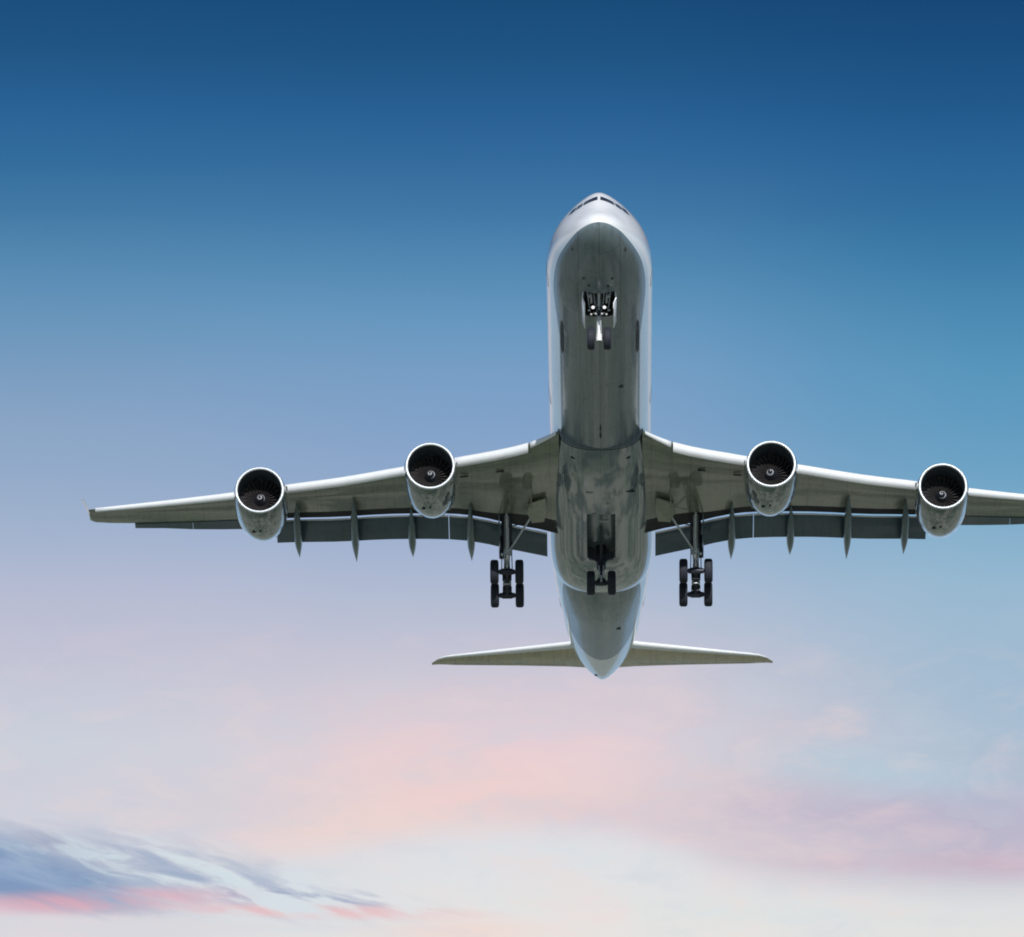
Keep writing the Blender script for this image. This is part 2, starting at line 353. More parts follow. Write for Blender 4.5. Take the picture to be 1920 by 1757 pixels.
# ------------------------------------------------------------------ the ground (unseen from here, but it lights and mirrors in the belly)
def structure(name, g, mat):
    M[name] = mat; o = mk(name, g, [name], smooth=False); o['kind'] = 'structure'; return o
mt, kk, b = new_mat('grassland')
t = kk.n('ShaderNodeTexCoord').outputs['Object']
n1 = kk.noise(t, .010, 5, .6); n2 = kk.noise(t, .028, 6, .65); n3 = kk.noise(t, .5, 4, .6)
gc = kk.mixc(kk.maprange(n1, .44, .56), (.20, .255, .175), (.56, .54, .44))
gc = kk.mixc(kk.maprange(n2, .50, .56), gc, (.065, .09, .08))
gc = kk.mixc(kk.maprange(n2, .38, .30), gc, (.76, .75, .68))
gf = kk.maprange(n3, .2, .8, .8, 1.2)
gc = kk.mixc(1.0, gc, kk.comb(gf, gf, gf), 'MULTIPLY'); kk.l(gc, b.inputs['Base Color']); b.inputs['Roughness'].default_value = .95
g = G(); S_ = 24000; g.add([(-S_, -S_, 0), (S_, -S_, 0), (S_, S_, 0), (-S_, S_, 0)], [(0, 1, 2, 3)]); structure('ground', g, mt)
# ------------------------------------------------------------------ airplane root
root = bpy.data.objects.new('airplane', None); COL.objects.link(root)
OFF = Vector((0, 39.5, -6.8)); ORG['airplane'] = OFF
root.matrix_world = M_AIR @ Matrix.Translation(OFF)
root['label'] = 'white four-engined passenger jet with grey belly, flying overhead with its wheels down'
root['category'] = 'airplane'

# ---- fuselage
ztop = pchip([(0, -1.0), (.12, -.72), (.5, -.3), (1, .1), (1.5, .52), (2, .97), (2.5, 1.45), (3, 1.9), (3.4, 2.2), (3.8, 2.4), (4.5, 2.6), (6, 2.76), (8, 2.82), (56, 2.82), (62, 2.75), (68, 2.5), (71, 2.25), (73.2, 1.95), (73.45, 1.75)])
zbot = pchip([(0, -1.0), (.12, -1.26), (.5, -1.58), (1, -1.83), (1.8, -2.12), (3, -2.4), (4.5, -2.62), (6, -2.75), (8, -2.82), (48, -2.82), (51, -2.72), (54, -2.42), (58, -1.80), (62, -1.12), (66, -.42), (70, .34), (72.5, .86), (73.2, 1.05), (73.45, 1.2)])
hw = pchip([(0, .0), (.12, .32), (.5, .72), (1, 1.08), (1.8, 1.47), (3, 1.95), (4, 2.27), (5, 2.5), (6.5, 2.7), (8, 2.8), (9.5, 2.82), (50, 2.82), (54, 2.68), (58, 2.46), (62, 2.26), (65, 2.02), (68, 1.66), (70, 1.30), (72, .80), (73.2, .34), (73.45, .2)])
zmid = pchip([(0, -1.0), (1, -.82), (2, -.6), (3, -.4), (4, -.26), (6, -.08), (8, 0), (50, 0), (56, .25), (62, .72), (68, 1.15), (73.45, 1.45)])
npin = pchip([(0, 0), (1, .14), (2, .36), (3.2, .46), (4.2, .32), (5.5, .12), (7.5, 0), (74, 0)])   # the cockpit section pinches in towards its crown
def fpt(s, a):
    c, q = math.cos(a), math.sin(a); zc = zmid(s); p = 1-npin(s)*q**1.5 if q > 0 else 1
    return (hw(s)*c*p, s, zc+(ztop(s)-zc)*q if q > 0 else zc+(zc-zbot(s))*q)
def f_surface(x, z, front=True):
    """station where the nose surface passes through (x, z)"""
    lo, hi = 0.0, 8.0
    for _ in range(50):
        s = (lo+hi)/2; zc = zmid(s); h = (ztop(s)-zc) if z > zc else (zc-zbot(s))
        q = (z-zc)/max(h, 1e-6); inside = abs(q) < 1 and abs(x) < hw(s)*math.sqrt(1-q*q)*(1-npin(s)*q**1.5 if q > 0 else 1)
        if inside: hi = s
        else: lo = s
    return (lo+hi)/2
def skin_z(x, s):
    """z of the underside at (x, s)"""
    q = min(1, abs(x)/hw(s)); return zmid(s)-(zmid(s)-zbot(s))*math.sqrt(1-q*q)
st = [.001, .02, .05, .09, .14, .2, .28, .38, .5, .65, .8, 1, 1.2, 1.4, 1.65, 1.9, 2.2, 2.5, 2.8, 3.1, 3.4, 3.7, 4, 4.4, 4.8, 5.3, 5.9, 6.5, 7.2, 8, 9, 10]
st += [10+i*1.5 for i in range(1, 26)]+[48+i*.8 for i in range(1, 30)]+[72, 72.5, 72.9, 73.15, 73.3, 73.4, 73.45]
NA = 96
g = G(); g.loft([[fpt(s, 2*math.pi*i/NA) for i in range(NA)] for s in st])
fus = mk('fuselage', g, ['fuse'], root, (0, 0, 0), 50)
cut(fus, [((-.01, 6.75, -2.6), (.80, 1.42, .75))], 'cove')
# cockpit glazing: patches that hug the nose skin
def patch(corners, n=8, off=.012):
    """corners: four (x,z); bilinear grid thrown on the nose skin"""
    vs = []; fs = []
    for i in range(n+1):
        for j in range(n+1):
            u, v = i/n, j/n
            x = (corners[0][0]*(1-u)+corners[1][0]*u)*(1-v)+(corners[3][0]*(1-u)+corners[2][0]*u)*v
            z = (corners[0][1]*(1-u)+corners[1][1]*u)*(1-v)+(corners[3][1]*(1-u)+corners[2][1]*u)*v
            s = f_surface(x, z); vs.append((x*1.004, s-off, z+off*.8))
    for i in range(n):
        for j in range(n): a = i*(n+1)+j; fs.append((a, a+1, a+n+2, a+n+1))
    return vs, fs
for sg in (-1, 1):
    for cs in ([(.07, 1.36), (.84, 1.16), (.76, 1.50), (.07, 1.72)], [(.90, 1.14), (1.24, 1.04), (1.10, 1.42), (.82, 1.49)], [(1.29, 1.02), (1.62, .95), (1.40, 1.36), (1.15, 1.41)]):
        g = G(); vs, fs = patch([(sg*x, z) for x, z in cs]); g.add(vs, fs)
        mk('cockpit_window', g, ['glass'], fus)
    for i in range(46):
        s = 9.9+i*1.07
        if any(abs(s-d) < .75 for d in (24.6, 45, 57)): continue
        g = G(); vs = []
        for q in range(8):
            t = 2*math.pi*q/8; p = fpt(s+.12*math.cos(t), .107+.062*math.sin(t)); vs.append((sg*(p[0]+.012), p[1], p[2]))
        g.add(vs, [tuple(range(8))]); mk('cabin_window', g, ['glass'], fus, smooth=False)
    for sd_ in (8.4, 24.6, 45, 57):
        g = G(); rg = []
        for (ds, da) in ((-.52, -.36), (-.52, .40), (.52, .40), (.52, -.36)): pass
        outl = []
        for i in range(9): outl.append((-.5, -.33+i*.66/8))
        for i in range(9): outl.append((.5, .33-i*.66/8))
        for i, (a_, b_) in enumerate(zip(outl, outl[1:]+outl[:1])):
            p, q = fpt(sd_+a_[0], .05+a_[1]), fpt(sd_+b_[0], .05+b_[1])
            g.tube((sg*(p[0]+.002), p[1], p[2]), (sg*(q[0]+.002), q[1], q[2]), .007, n=6)
        mk('cabin_door', g, ['seal'], fus)
# small inlets, probes and drains on the skin
def blister(name, x, s, l, wd, h, mat, skin, parent, yaw=0):
    """low streamlined bump on the underside"""
    g = G(); rg = []
    n = 10
    for i in range(9):
        t = i/8; k_ = math.sin(math.pi*min(1, t*1.0))**.6 if 0 < t < 1 else .02
        ss = s+(t-.5)*l*math.cos(yaw); xx = x+(t-.5)*l*math.sin(yaw)
        zz = skin(xx, ss); ring = []
        for j in range(n):
            a = 2*math.pi*j/n
            ring.append((xx+math.cos(a)*wd*k_*.5, ss, zz+math.sin(a)*h*k_))
        rg.append(ring)
    g.loft(rg); return mk(name, g, [mat], parent, (x, s, skin(x, s)))
for x, s in ((-.82, 4.0), (-.55, 4.6), (.45, 4.6), (.68, 3.95), (-1.40, 2.25), (1.36, 2.25)):
    blister('air_data_probe', x, s, .22, .14, .07, 'seal', skin_z, fus)
blister('air_inlet', 1.08, 18.3, .35, .42, .05, 'seal', skin_z, fus, .3)
blister('air_inlet', .95, 57.2, .5, .36, .05, 'seal', skin_z, fus, .4)
blister('blade_antenna', 0, 23.6, .5, .10, .28, 'seal', skin_z, fus)
blister('blade_antenna', 0, 24.6, .5, .12, .22, 'seal', skin_z, fus)
for sg in (-1, 1):         # long dark strip laid on the skin, low on each side, behind the nose wheel
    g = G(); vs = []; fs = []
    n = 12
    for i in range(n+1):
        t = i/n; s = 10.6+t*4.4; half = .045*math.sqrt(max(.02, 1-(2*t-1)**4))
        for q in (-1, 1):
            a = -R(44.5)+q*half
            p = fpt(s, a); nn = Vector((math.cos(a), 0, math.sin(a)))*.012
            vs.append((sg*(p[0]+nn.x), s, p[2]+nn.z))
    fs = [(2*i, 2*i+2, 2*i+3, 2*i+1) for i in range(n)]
    g.add(vs, fs); mk('dark_flank_strip', g, ['seal'], fus)
# APU exhaust at the tail
g = G(); g.lathe((0, 73.3, 1.5), (0, 1, 0), [(0, .17), (.28, .16), (.28, .12), (-.1, .11)], n=20); mk('tail_exhaust', g, ['exh'], fus)
g = G(); g.box((-.12, 71.5, .72), (.34, .18, .05), rot=Matrix.Rotation(R(12), 3, 'X')); mk('tail_vent', g, ['seal'], fus)

# ---- belly fairing between the wings
FW = pchip([(26.6, 2.30), (28, 2.50), (30, 2.68), (33, 2.84), (37, 2.94), (42.3, 2.98), (44.5, 2.93), (46.5, 2.80), (47.5, 2.66), (48.3, 2.45), (49, 2.1), (49.5, 1.6), (49.8, 1.0)])
FZ = pchip([(26.6, -2.84), (28, -3.02), (30, -3.2), (33, -3.34), (36, -3.4), (42, -3.4), (44.5, -3.32), (46.5, -3.16), (48, -2.93), (49, -2.7), (49.8, -2.3)])
def fair_pt(s, a):
    c, q = math.cos(a), math.sin(a); W, zc = FW(s), -1.55; H = zc-FZ(s)
    e = .80
    return (W*math.copysign(abs(c)**e, c), s, zc+(H if q < 0 else .9)*math.copysign(abs(q)**(e if q < 0 else 1), q))
def fair_z(x, s):
    c = min(1, (abs(x)/FW(s)))**(1/.80); q = math.sqrt(max(0, 1-c*c)); return -1.55-(-1.55-FZ(s))*q**.80
g = G(); ss = [26.6, 26.75, 27, 27.5]+[28+i*.75 for i in range(26)]+[47.4, 47.8, 48.2, 48.5, 48.8, 49.1, 49.3, 49.5, 49.7, 49.8]
g.loft([[fair_pt(s, 2*math.pi*i/72) for i in range(72)] for s in ss])
fair = mk('belly_fairing', g, ['fairing'], root, (0, 0, 0), 40)
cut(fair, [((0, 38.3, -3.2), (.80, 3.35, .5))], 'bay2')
g = G(); g.box((0.16, 37.4, -2.79), (.26, .16, .06)); g.box((-.35, 38, -2.76), (.10, 2.6, .05)); mk('bay_panel', g, ['hub'], fair)
g = G()
for i in range(49):        # raised joint where the fairing meets the fuselage
    a = math.pi+math.pi*i/48
    b_ = math.pi+math.pi*(i+1)/48
    if i < 48:
        p, q = fair_pt(26.7, a), fair_pt(26.7, b_); g.tube(p, q, .03, n=6)
mk('fairing_seal', g, ['seal'], fair)
for x, s, l, wd, h, yw in ((-1.52, 27.9, .28, .30, .05, .5), (1.5, 27.9, .28, .30, .05, -.5), (1.62, 32.2, .55, .50, .06, .9), (-.6, 31.9, .3, .5, .03, 0), (-1.75, 33.6, .4, .25, .03, 0), (.38, 33.4, .3, .3, .03, 0)):
    blister('air_inlet', x, s, l, wd, h, 'seal' if h > .04 else 'bay2', fair_z, fair, yw)

# ---- wings
S_LE = pchip([(2.3, 26.2), (2.8, 26.8), (3.6, 27.6), (4.1, 28.04), (8, 30.46), (16, 35.42), (24, 40.38), (29.2, 43.60)])
Z_LE = pchip([(2.3, -1.95), (4, -2.0), (7.8, -1.85), (11, -1.6), (14.4, -1.35), (17.5, -1.0), (20.7, -.65), (23.8, -.25), (29.2, .52)])
C_SL = pchip([(2.3, 13.1), (2.8, 12.3), (3.26, 11.6), (3.7, 11.0), (4.1, 10.55), (5.02, 9.64), (7.03, 7.79), (8.44, 6.91), (10.98, 6.05), (12.87, 5.49), (14.7, 5.09), (17.77, 4.37), (20, 3.95), (20.75, 3.8), (26.7, 2.4), (29.2, 1.75)])
INC = pchip([(2.3, 4), (8, 3.6), (12, 3), (18, 2.5), (29.2, 1.2)])
def chordpt(x, c, dz=0):
    i = R(INC(x)); return (x, S_LE(x)+c*math.cos(i), Z_LE(x)-c*math.sin(i)+dz)
LC = pchip([(2.3, 1.75), (3.6, 1.7), (5.0, 1.5), (6.0, .95), (7.5, .8), (9, .85), (19.7, .8)])
def low_cut(x):                           # how far ahead of the slot the lower skin stops
    return LC(x)
def thick(x): return max(.26, .115*(C_SL(x)+2.0)) if x < 20 else max(.2, .12*(C_SL(x)+1))
def airfoil_ring(x, c_end, lowcut, flapped=True):
    """closed section: lower skin from the rear to the nose, then the upper skin back"""
    T_ = thick(x); cf = c_end+1.6; rg = []
    lo = []; cs = [0, .004, .015, .04, .08, .14, .22, .32, .45, .6, .75, .88, 1.0]
    cl = c_end-lowcut
    for f in reversed(cs):
        c = f*cl; yy = 5*T_*(.2969*math.sqrt(c/cf)-.126*(c/cf)-.3516*(c/cf)**2+.2843*(c/cf)**3-.1015*(c/cf)**4)
        lo.append(chordpt(x, c, -yy*.40*(1-.85*min(1, f)**2)))      # belly of the section stays close to the chord line aft
    hi = []
    for f in cs[1:]:
        c = f*(c_end+.02); yy = 5*T_*(.2969*math.sqrt(c/cf)-.126*(c/cf)-.3516*(c/cf)**2+.2843*(c/cf)**3-.1015*(c/cf)**4)
        hi.append(chordpt(x, c, yy*.60))
    # rear: shallow cove under the upper lip
    end = hi[-1]; hi[-1] = (x, end[1], chordpt(x, c_end)[2]+.07)
    tail = [(x, end[1], chordpt(x, c_end)[2]+.02)]
    if flapped: tail += [chordpt(x, c_end-lowcut*.45, .10), chordpt(x, cl+.03, .10)]
    else: tail += [chordpt(x, c_end-lowcut*.45, .0), chordpt(x, cl+.01, 0.0)]
    return lo+hi+tail
def mir(v, sg): return (v[0]*sg, v[1], v[2])
def wing(sg):
    xs = [2.3, 2.8, 3.2, 3.6, 4.1, 4.6, 5.1, 5.55, 5.65, 6.4, 7.2, 8, 8.8, 9.6, 10.6, 11.8, 13, 14.2, 15.4, 16.6, 17.8, 18.8, 19.7]
    g = G(); n = len(airfoil_ring(3, 5, .5))
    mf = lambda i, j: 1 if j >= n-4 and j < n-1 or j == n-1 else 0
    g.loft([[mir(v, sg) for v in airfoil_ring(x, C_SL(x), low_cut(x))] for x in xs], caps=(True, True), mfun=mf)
    # outer panel: full section back to the aileron / tip
    xo = [19.7, 20.8, 22.5, 24, 25.5, 27, 28.2, 29.0, 29.3]
    C_O = pchip([(19.7, 4.25), (20.8, 4.0), (24, 3.2), (27, 2.52), (29.0, 1.9), (29.3, 1.55)])
    g.loft([[mir(v, sg) for v in airfoil_ring(x, C_O(x), .02, False)] for x in xo])
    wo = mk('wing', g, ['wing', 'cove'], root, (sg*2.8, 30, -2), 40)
    # aileron, slightly drooped
    for a0, a1 in ((20.0, 23.3), (23.32, 26.7)):
        rg = []
        for x in (a0, (a0+a1)/2, a1):
            ce = C_O(x); d = .62 if x < 24 else .5; th_ = R(9)
            e = .07*max(0, 26.7-x); p = chordpt(x, ce+.015-e, -.03); L_ = d+e
            rg.append([mir(q, sg) for q in [(x, p[1], p[2]+.06), (x, p[1], p[2]-.04), (x, p[1]+L_*math.cos(th_), p[2]-L_*math.sin(th_)), (x, p[1]+L_*math.cos(th_), p[2]-L_*math.sin(th_)+.015)]])
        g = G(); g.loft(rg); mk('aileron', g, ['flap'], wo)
    # slats: rounded drooped leading edge in three runs
    for a0, a1 in ((4.0, 8.6), (10.1, 18.3), (19.8, 28.9)):
        rg = []; nx = max(4, int((a1-a0)*1.2))
        for i in range(nx+1):
            x = a0+(a1-a0)*i/nx; h = .42 if x < 10 else .38 if x < 18.5 else .36-.018*(x-18.5)
            p = (x, S_LE(x), Z_LE(x)); ring = []
            # section: blunt nose facing forward, tucked back over and under the wing
            for (ds, dz) in ((.9, .62), (.45, .52), (.15, .33), (0, .06), (-.05, -.22), (-.03, -.55), (.10, -.84), (.30, -1.0), (.34, -.9), (.16, -.55), (.12, 0), (.3, .35), (.9, .55)):
                ring.append(mir((x, p[1]-.18+ds*h*2.2, p[2]-.04+dz*h), sg))
            rg.append(ring)
        g = G(); g.loft(rg); mk('slat', g, ['slat'], wo, angle=60)
    rg = []
    for i in range(7):       # bright fixed leading edge of the root fillet
        x = 2.45+1.44*i/6; h = .14+.12*i/6; ring = []
        for (ds, dz) in ((.9, .62), (.45, .52), (.15, .33), (0, .06), (-.05, -.22), (-.03, -.55), (.10, -.84), (.30, -1.0), (.34, -.9), (.16, -.55), (.12, 0), (.3, .35), (.9, .55)):
            ring.append(mir((x, S_LE(x)-.1+ds*h*2.2, Z_LE(x)+.02+dz*h), sg))
        rg.append(ring)
    g = G(); g.loft(rg); mk('root_leading_edge', g, ['slat'], wo, angle=60)
    # flaps
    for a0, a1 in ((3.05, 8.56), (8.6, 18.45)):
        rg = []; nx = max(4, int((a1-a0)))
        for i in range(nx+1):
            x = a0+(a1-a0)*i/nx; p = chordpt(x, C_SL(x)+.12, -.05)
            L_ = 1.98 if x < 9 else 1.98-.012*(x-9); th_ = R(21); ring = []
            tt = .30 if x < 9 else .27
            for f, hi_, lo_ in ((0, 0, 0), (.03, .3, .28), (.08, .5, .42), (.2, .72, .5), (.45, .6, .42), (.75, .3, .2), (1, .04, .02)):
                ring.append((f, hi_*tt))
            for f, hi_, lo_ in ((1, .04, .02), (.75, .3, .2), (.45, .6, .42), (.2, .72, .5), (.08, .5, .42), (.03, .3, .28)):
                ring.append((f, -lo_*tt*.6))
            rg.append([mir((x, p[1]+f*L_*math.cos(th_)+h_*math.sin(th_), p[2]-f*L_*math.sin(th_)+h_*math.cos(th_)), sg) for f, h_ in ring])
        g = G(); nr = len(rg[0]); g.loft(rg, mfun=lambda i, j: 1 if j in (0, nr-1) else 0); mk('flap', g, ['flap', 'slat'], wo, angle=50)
    # flap track fairings: slim canoes
    for x, sA, sB, zE in ((7.35, 35.9, 42.0, -3.36), (10.69, 37.2, 42.25, -3.02), (13.93, 36.6, 43.3, -2.88), (17.2, 38.3, 43.75, -2.42)):
        cl = chordpt(x, sA-S_LE(x)); L_ = sB-sA; rg = []
        for i in range(17):
            t = i/16; s = sA+L_*t
            r = .26*min(1, (.12+t*3.0))*(1 if t < .6 else max(.05, 1-((t-.6)/.4)**1.5))
            zc = cl[2]-.16-t*(cl[2]-.16-zE)-.22*math.sin(math.pi*t)
            rg.append([mir((x+r*.85*math.cos(a), s, zc+r*1.35*math.sin(a)), sg) for a in [2*math.pi*q/20 for q in range(20)]])
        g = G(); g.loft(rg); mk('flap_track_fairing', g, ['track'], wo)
    # winglet
    g = G(); rg = []
    for t in (0, .15, .4, .7, 1):
        x = 29.25+.55*t+.0*t; z = .46+1.5*t; s0 = 43.62+1.75*t+.0; c = 1.75-.95*t
        rg.append([mir(q, sg) for q in [(x, s0, z), (x-.07, s0+c*.3, z), (x-.01, s0+c, z), (x+.07, s0+c*.3, z-.02)]])
    g.loft(rg); mk('winglet', g, ['white'], wo)
    # vents and access panels under the wing
    for xx, cc in ((5.6, 1.9), (7.6, 1.7)):
        p = chordpt(xx, cc, -.29 if xx < 10 else -.06)
        g = G(); g.tube(mir((xx-.22, p[1], p[2]), sg), mir((xx+.22, p[1]+.1, p[2]), sg), .05, n=8); mk('wing_vent', g, ['seal'], wo)
    # inboard gear door hanging just below the wing root
    g = G(); lo = [(3.97, 6.7, -.40), (3.10, 6.8, -.40), (3.05, 8.2, -.40), (3.2, 9.75, -.38), (3.9, 9.2, -.42), (4.15, 7.7, -.42)]
    a_ = [mir(chordpt(x, c, dz), sg) for x, c, dz in lo]; b_ = [mir(chordpt(x, c, dz+.05), sg) for x, c, dz in lo]
    g.loft([a_, b_]); mk('gear_door', g, ['door'], wo, smooth=False)
    g = G(); p = chordpt(3.9, 4.6, -.42); q = chordpt(3.9, 7.4, -.42); g.tube(mir(p, sg), mir(q, sg), .035, n=8); mk('wing_seam', g, ['door'], wo)
    return wo
M['door'] = simple('door_paint', (.20, .215, .16), rough=.35, coat=.3, var=.2, scale=2)
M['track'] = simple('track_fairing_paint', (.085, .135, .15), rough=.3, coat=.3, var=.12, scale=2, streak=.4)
wings = [wing(-1), wing(1)]

# ---- engines: one built, three copied
def engine(pos, root):
    ex, es, ez = pos
    O = Vector(pos); tilt = R(-2.0)      # intake droops a little
    ax = Vector((0, math.cos(tilt), -math.sin(tilt)*-1)); ax = Vector((0, math.cos(R(1.5)), math.sin(R(1.5))*-1))
    ax = Vector((0, math.cos(R(2)), -math.sin(R(2)))) if False else Vector((0, 1, .02)).normalized()
    g = G()
    g.lathe(O, ax, [(.10, 1.366), (.3, 1.415), (.6, 1.46), (1.0, 1.49), (1.6, 1.505), (2.4, 1.50), (3.2, 1.465), (4.0, 1.39), (4.8, 1.25), (5.5, 1.06), (6.1, .84), (6.35, .74), (6.35, .70), (5.8, .8)], 0, 64)
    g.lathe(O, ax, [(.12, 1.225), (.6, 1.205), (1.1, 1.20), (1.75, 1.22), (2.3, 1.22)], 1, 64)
    eng = mk('engine', g, ['cowl', 'liner'], root, pos, 40)
    g = G(); prof = [(.12, 1.368)]
    for i in range(13):
        q = math.pi*i/12; prof.append((.10-.10*math.sin(q), 1.295+.072*math.cos(q)))
    prof.append((.13, 1.224))
    g.lathe(O, ax, prof, 0, 64); mk('intake_lip', g, ['lip'], eng, pos, 60)
    # fan
    g = G(); nb = 26; FS = 1.55
    for b_ in range(nb):
        t0 = 2*math.pi*b_/nb; rings = []
        for i in range(8):
            f = i/7; r = .36+(1.215-.36)*f; tw = R(30+26*f); ch = .13+.15*f; sweep = .05*math.sin(f*math.pi)
            tA = t0+.10*f*f
            er = Vector((math.cos(tA), 0, math.sin(tA))); et = Vector((-math.sin(tA), 0, math.cos(tA)))
            c0 = O+Vector((0, FS+.1, 0))+er*r
            d = Vector((0, math.cos(tw), 0))+et*math.sin(tw); nrm = Vector((0, -math.sin(tw), 0))+et*math.cos(tw)
            rings.append([c0-d*ch/2, c0+nrm*.012-d*ch*.1, c0+d*ch/2, c0-nrm*.012+d*ch*.1])
        g.loft(rings)
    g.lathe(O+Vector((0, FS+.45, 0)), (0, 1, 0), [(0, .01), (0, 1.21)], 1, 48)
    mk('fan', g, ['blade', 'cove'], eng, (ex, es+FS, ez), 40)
    g = G(); g.lathe(O+Vector((0, FS-.52, 0)), (0, 1, 0), [(0, .001), (.03, .05), (.12, .12), (.25, .2), (.42, .29), (.6, .37)], 0, 40); mk('spinner', g, ['spin'], eng, (ex, es+FS, ez), 60)
    g = G(); g.lathe(O, ax, [(5.6, .62), (6.6, .56), (6.6, .5), (6.0, .5), (6.8, .35), (7.3, .18), (7.5, .02)], 0, 40); mk('exhaust_nozzle', g, ['exh'], eng, pos)
    # two small outlets low on the cowl
    for dx, t in ((-.42, 2.95), (-.05, 2.6)):
        r = 1.475 if t > 2.7 else 1.49; zz = -math.sqrt(r*r-dx*dx)
        g = G(); g.tube(O+Vector((dx, t, zz+.02+.08)), O+Vector((dx, t+.05, zz-.03+.05)), .11 if dx < -.3 else .07, n=14); mk('cowl_outlet', g, ['seal'], eng, pos)
    for q in (0, 1):       # latch seam rows
        g = G(); t = 2.0+q*1.5
        rr = 1.503-q*.065
        for i in range(18):
            a = -math.pi*(.2+.6*i/18); b2 = -math.pi*(.2+.6*(i+1)/18)
            g.tube(O+Vector((rr*math.cos(a), t, rr*math.sin(a)+t*.02)), O+Vector((rr*math.cos(b2), t, rr*math.sin(b2)+t*.02)), .006, n=5)
        mk('cowl_seam', g, ['seal'], eng, pos)
    for sg in (-1, 1):     # vortex strake
        a = R(35); g = G(); p = O+Vector((sg*1.47*math.cos(a), 1.5, 1.47*math.sin(a)))
        q = p+Vector((sg*.3*math.cos(a), .6, .3*math.sin(a)))
        g.add([p, p+Vector((0, 1.3, 0)), q+Vector((0, .6, 0)), q, p+Vector((0, 0, .02)), p+Vector((0, 1.3, .02)), q+Vector((0, .6, .02)), q+Vector((0, 0, .02))], [(0, 1, 2, 3), (7, 6, 5, 4), (0, 4, 5, 1), (1, 5, 6, 2), (2, 6, 7, 3), (3, 7, 4, 0)])
        mk('strake', g, ['cowl'], eng, pos, smooth=False)
    # pylon
    g = G(); rg = []
    for t, zt, zb_, hw_ in ((1.2, 1.52, 1.3, .05), (2.2, 1.72, 1.1, .2), (3.6, 1.85, .9, .26), (5.2, 1.75, .7, .26), (7.0, 1.45, .9, .2), (8.8, 1.15, 1.0, .05)):
        rg.append([O+Vector(q) for q in ((-hw_, t, zb_), (hw_, t, zb_), (hw_, t, zt), (-hw_, t, zt))])
    g.loft(rg); mk('pylon', g, ['cowl'], eng, pos, 50)
    return eng
IN_, OUT_ = (9.38, 27.15, -3.54), (19.05, 33.4, -2.40)
e0 = engine((-IN_[0], IN_[1], IN_[2]), root)
bpy.context.view_layer.update()
for p in ((IN_[0], IN_[1]+.0, IN_[2]), (-OUT_[0], OUT_[1], OUT_[2]), (OUT_[0]+.02, OUT_[1], OUT_[2])):
    c = e0.copy(); COL.objects.link(c); c.location = Vector(p)-OFF; ORG[c.name] = Vector(p)
    for ch in list(e0.children):
        d = ch.copy(); COL.objects.link(d); d.parent = c
        if ch.name in ('fan', 'spinner'): d.rotation_euler.y = p[0]*.37      # every rotor stopped at its own angle

# ---- horizontal stabilisers, fin
def flat_surface(secs, sg, name, mats, parent, th=.10, le_mat=True):
    rg = []
    for x, s0, z0, s1, z1, t in secs:
        ring = []; fr = [0, .01, .04, .1, .22, .42, .7, 1.0]
        for f in reversed(fr):
            ring.append((x*sg, s0+(s1-s0)*f, z0+(z1-z0)*f-t*5*.5*(.2969*math.sqrt(f)-.126*f-.3516*f*f+.2843*f**3-.1015*f**4)))
        for f in fr[1:]:
            ring.append((x*sg, s0+(s1-s0)*f, z0+(z1-z0)*f+t*5*.5*(.2969*math.sqrt(f)-.126*f-.3516*f*f+.2843*f**3-.1015*f**4)+.005))
        rg.append(ring)
    g = G(); nfr = 8
    g.loft(rg, mfun=lambda i, j: 1 if le_mat and 4 <= j <= 9 else 0); return mk(name, g, mats, parent, (sg*secs[0][0], secs[0][1], secs[0][2]), 50)
for sg in (-1, 1):
    so = flat_surface([(.9, 66.6, 1.15, 72.0, 1.38, 1.3), (1.95, 67.35, 1.22, 72.05, 1.47, 1.2), (5, 69.1, 1.55, 72.5, 1.72, .95), (8.9, 71.3, 1.97, 73.15, 2.02, .5), (9.5, 71.68, 2.03, 73.25, 2.09, .4), (9.95, 72.2, 2.08, 73.33, 2.13, .25), (10.35, 73.05, 2.12, 73.45, 2.15, .04)], sg, 'horizontal_stabilizer', ['tail', 'slat'], root)
    g = G(); g.add([(sg*2.2, 71.2, 1.30), (sg*9.0, 72.72, 1.93), (sg*9.0, 72.75, 1.93), (sg*2.2, 71.24, 1.30)], [(0, 1, 2, 3)]); 
    g.tube((sg*2.2, 71.0, 1.33), (sg*9.0, 72.72, 1.965), .012, n=6); mk('elevator_hinge', g, ['seal'], so)
def fin_ring(z, s0, s1, t):
    fr = [0, .01, .04, .1, .22, .42, .7, 1.0]; q = [(-(t*2.5*(.2969*math.sqrt(f)-.126*f-.3516*f*f+.2843*f**3-.1015*f**4)), s0+(s1-s0)*f, z) for f in reversed(fr)]
    return q+[(t*2.5*(.2969*math.sqrt(f)-.126*f-.3516*f*f+.2843*f**3-.1015*f**4)+.005, s0+(s1-s0)*f, z) for f in fr[1:]]
g = G(); g.loft([fin_ring(*q) for q in ((2.2, 58.6, 68.2, .8), (3.2, 60.2, 68.9, .75), (10.3, 67.6, 72.1, .4), (10.9, 68.6, 72.3, .2))]); mk('tail_fin', g, ['white'], root, (0, 63, 2.5))

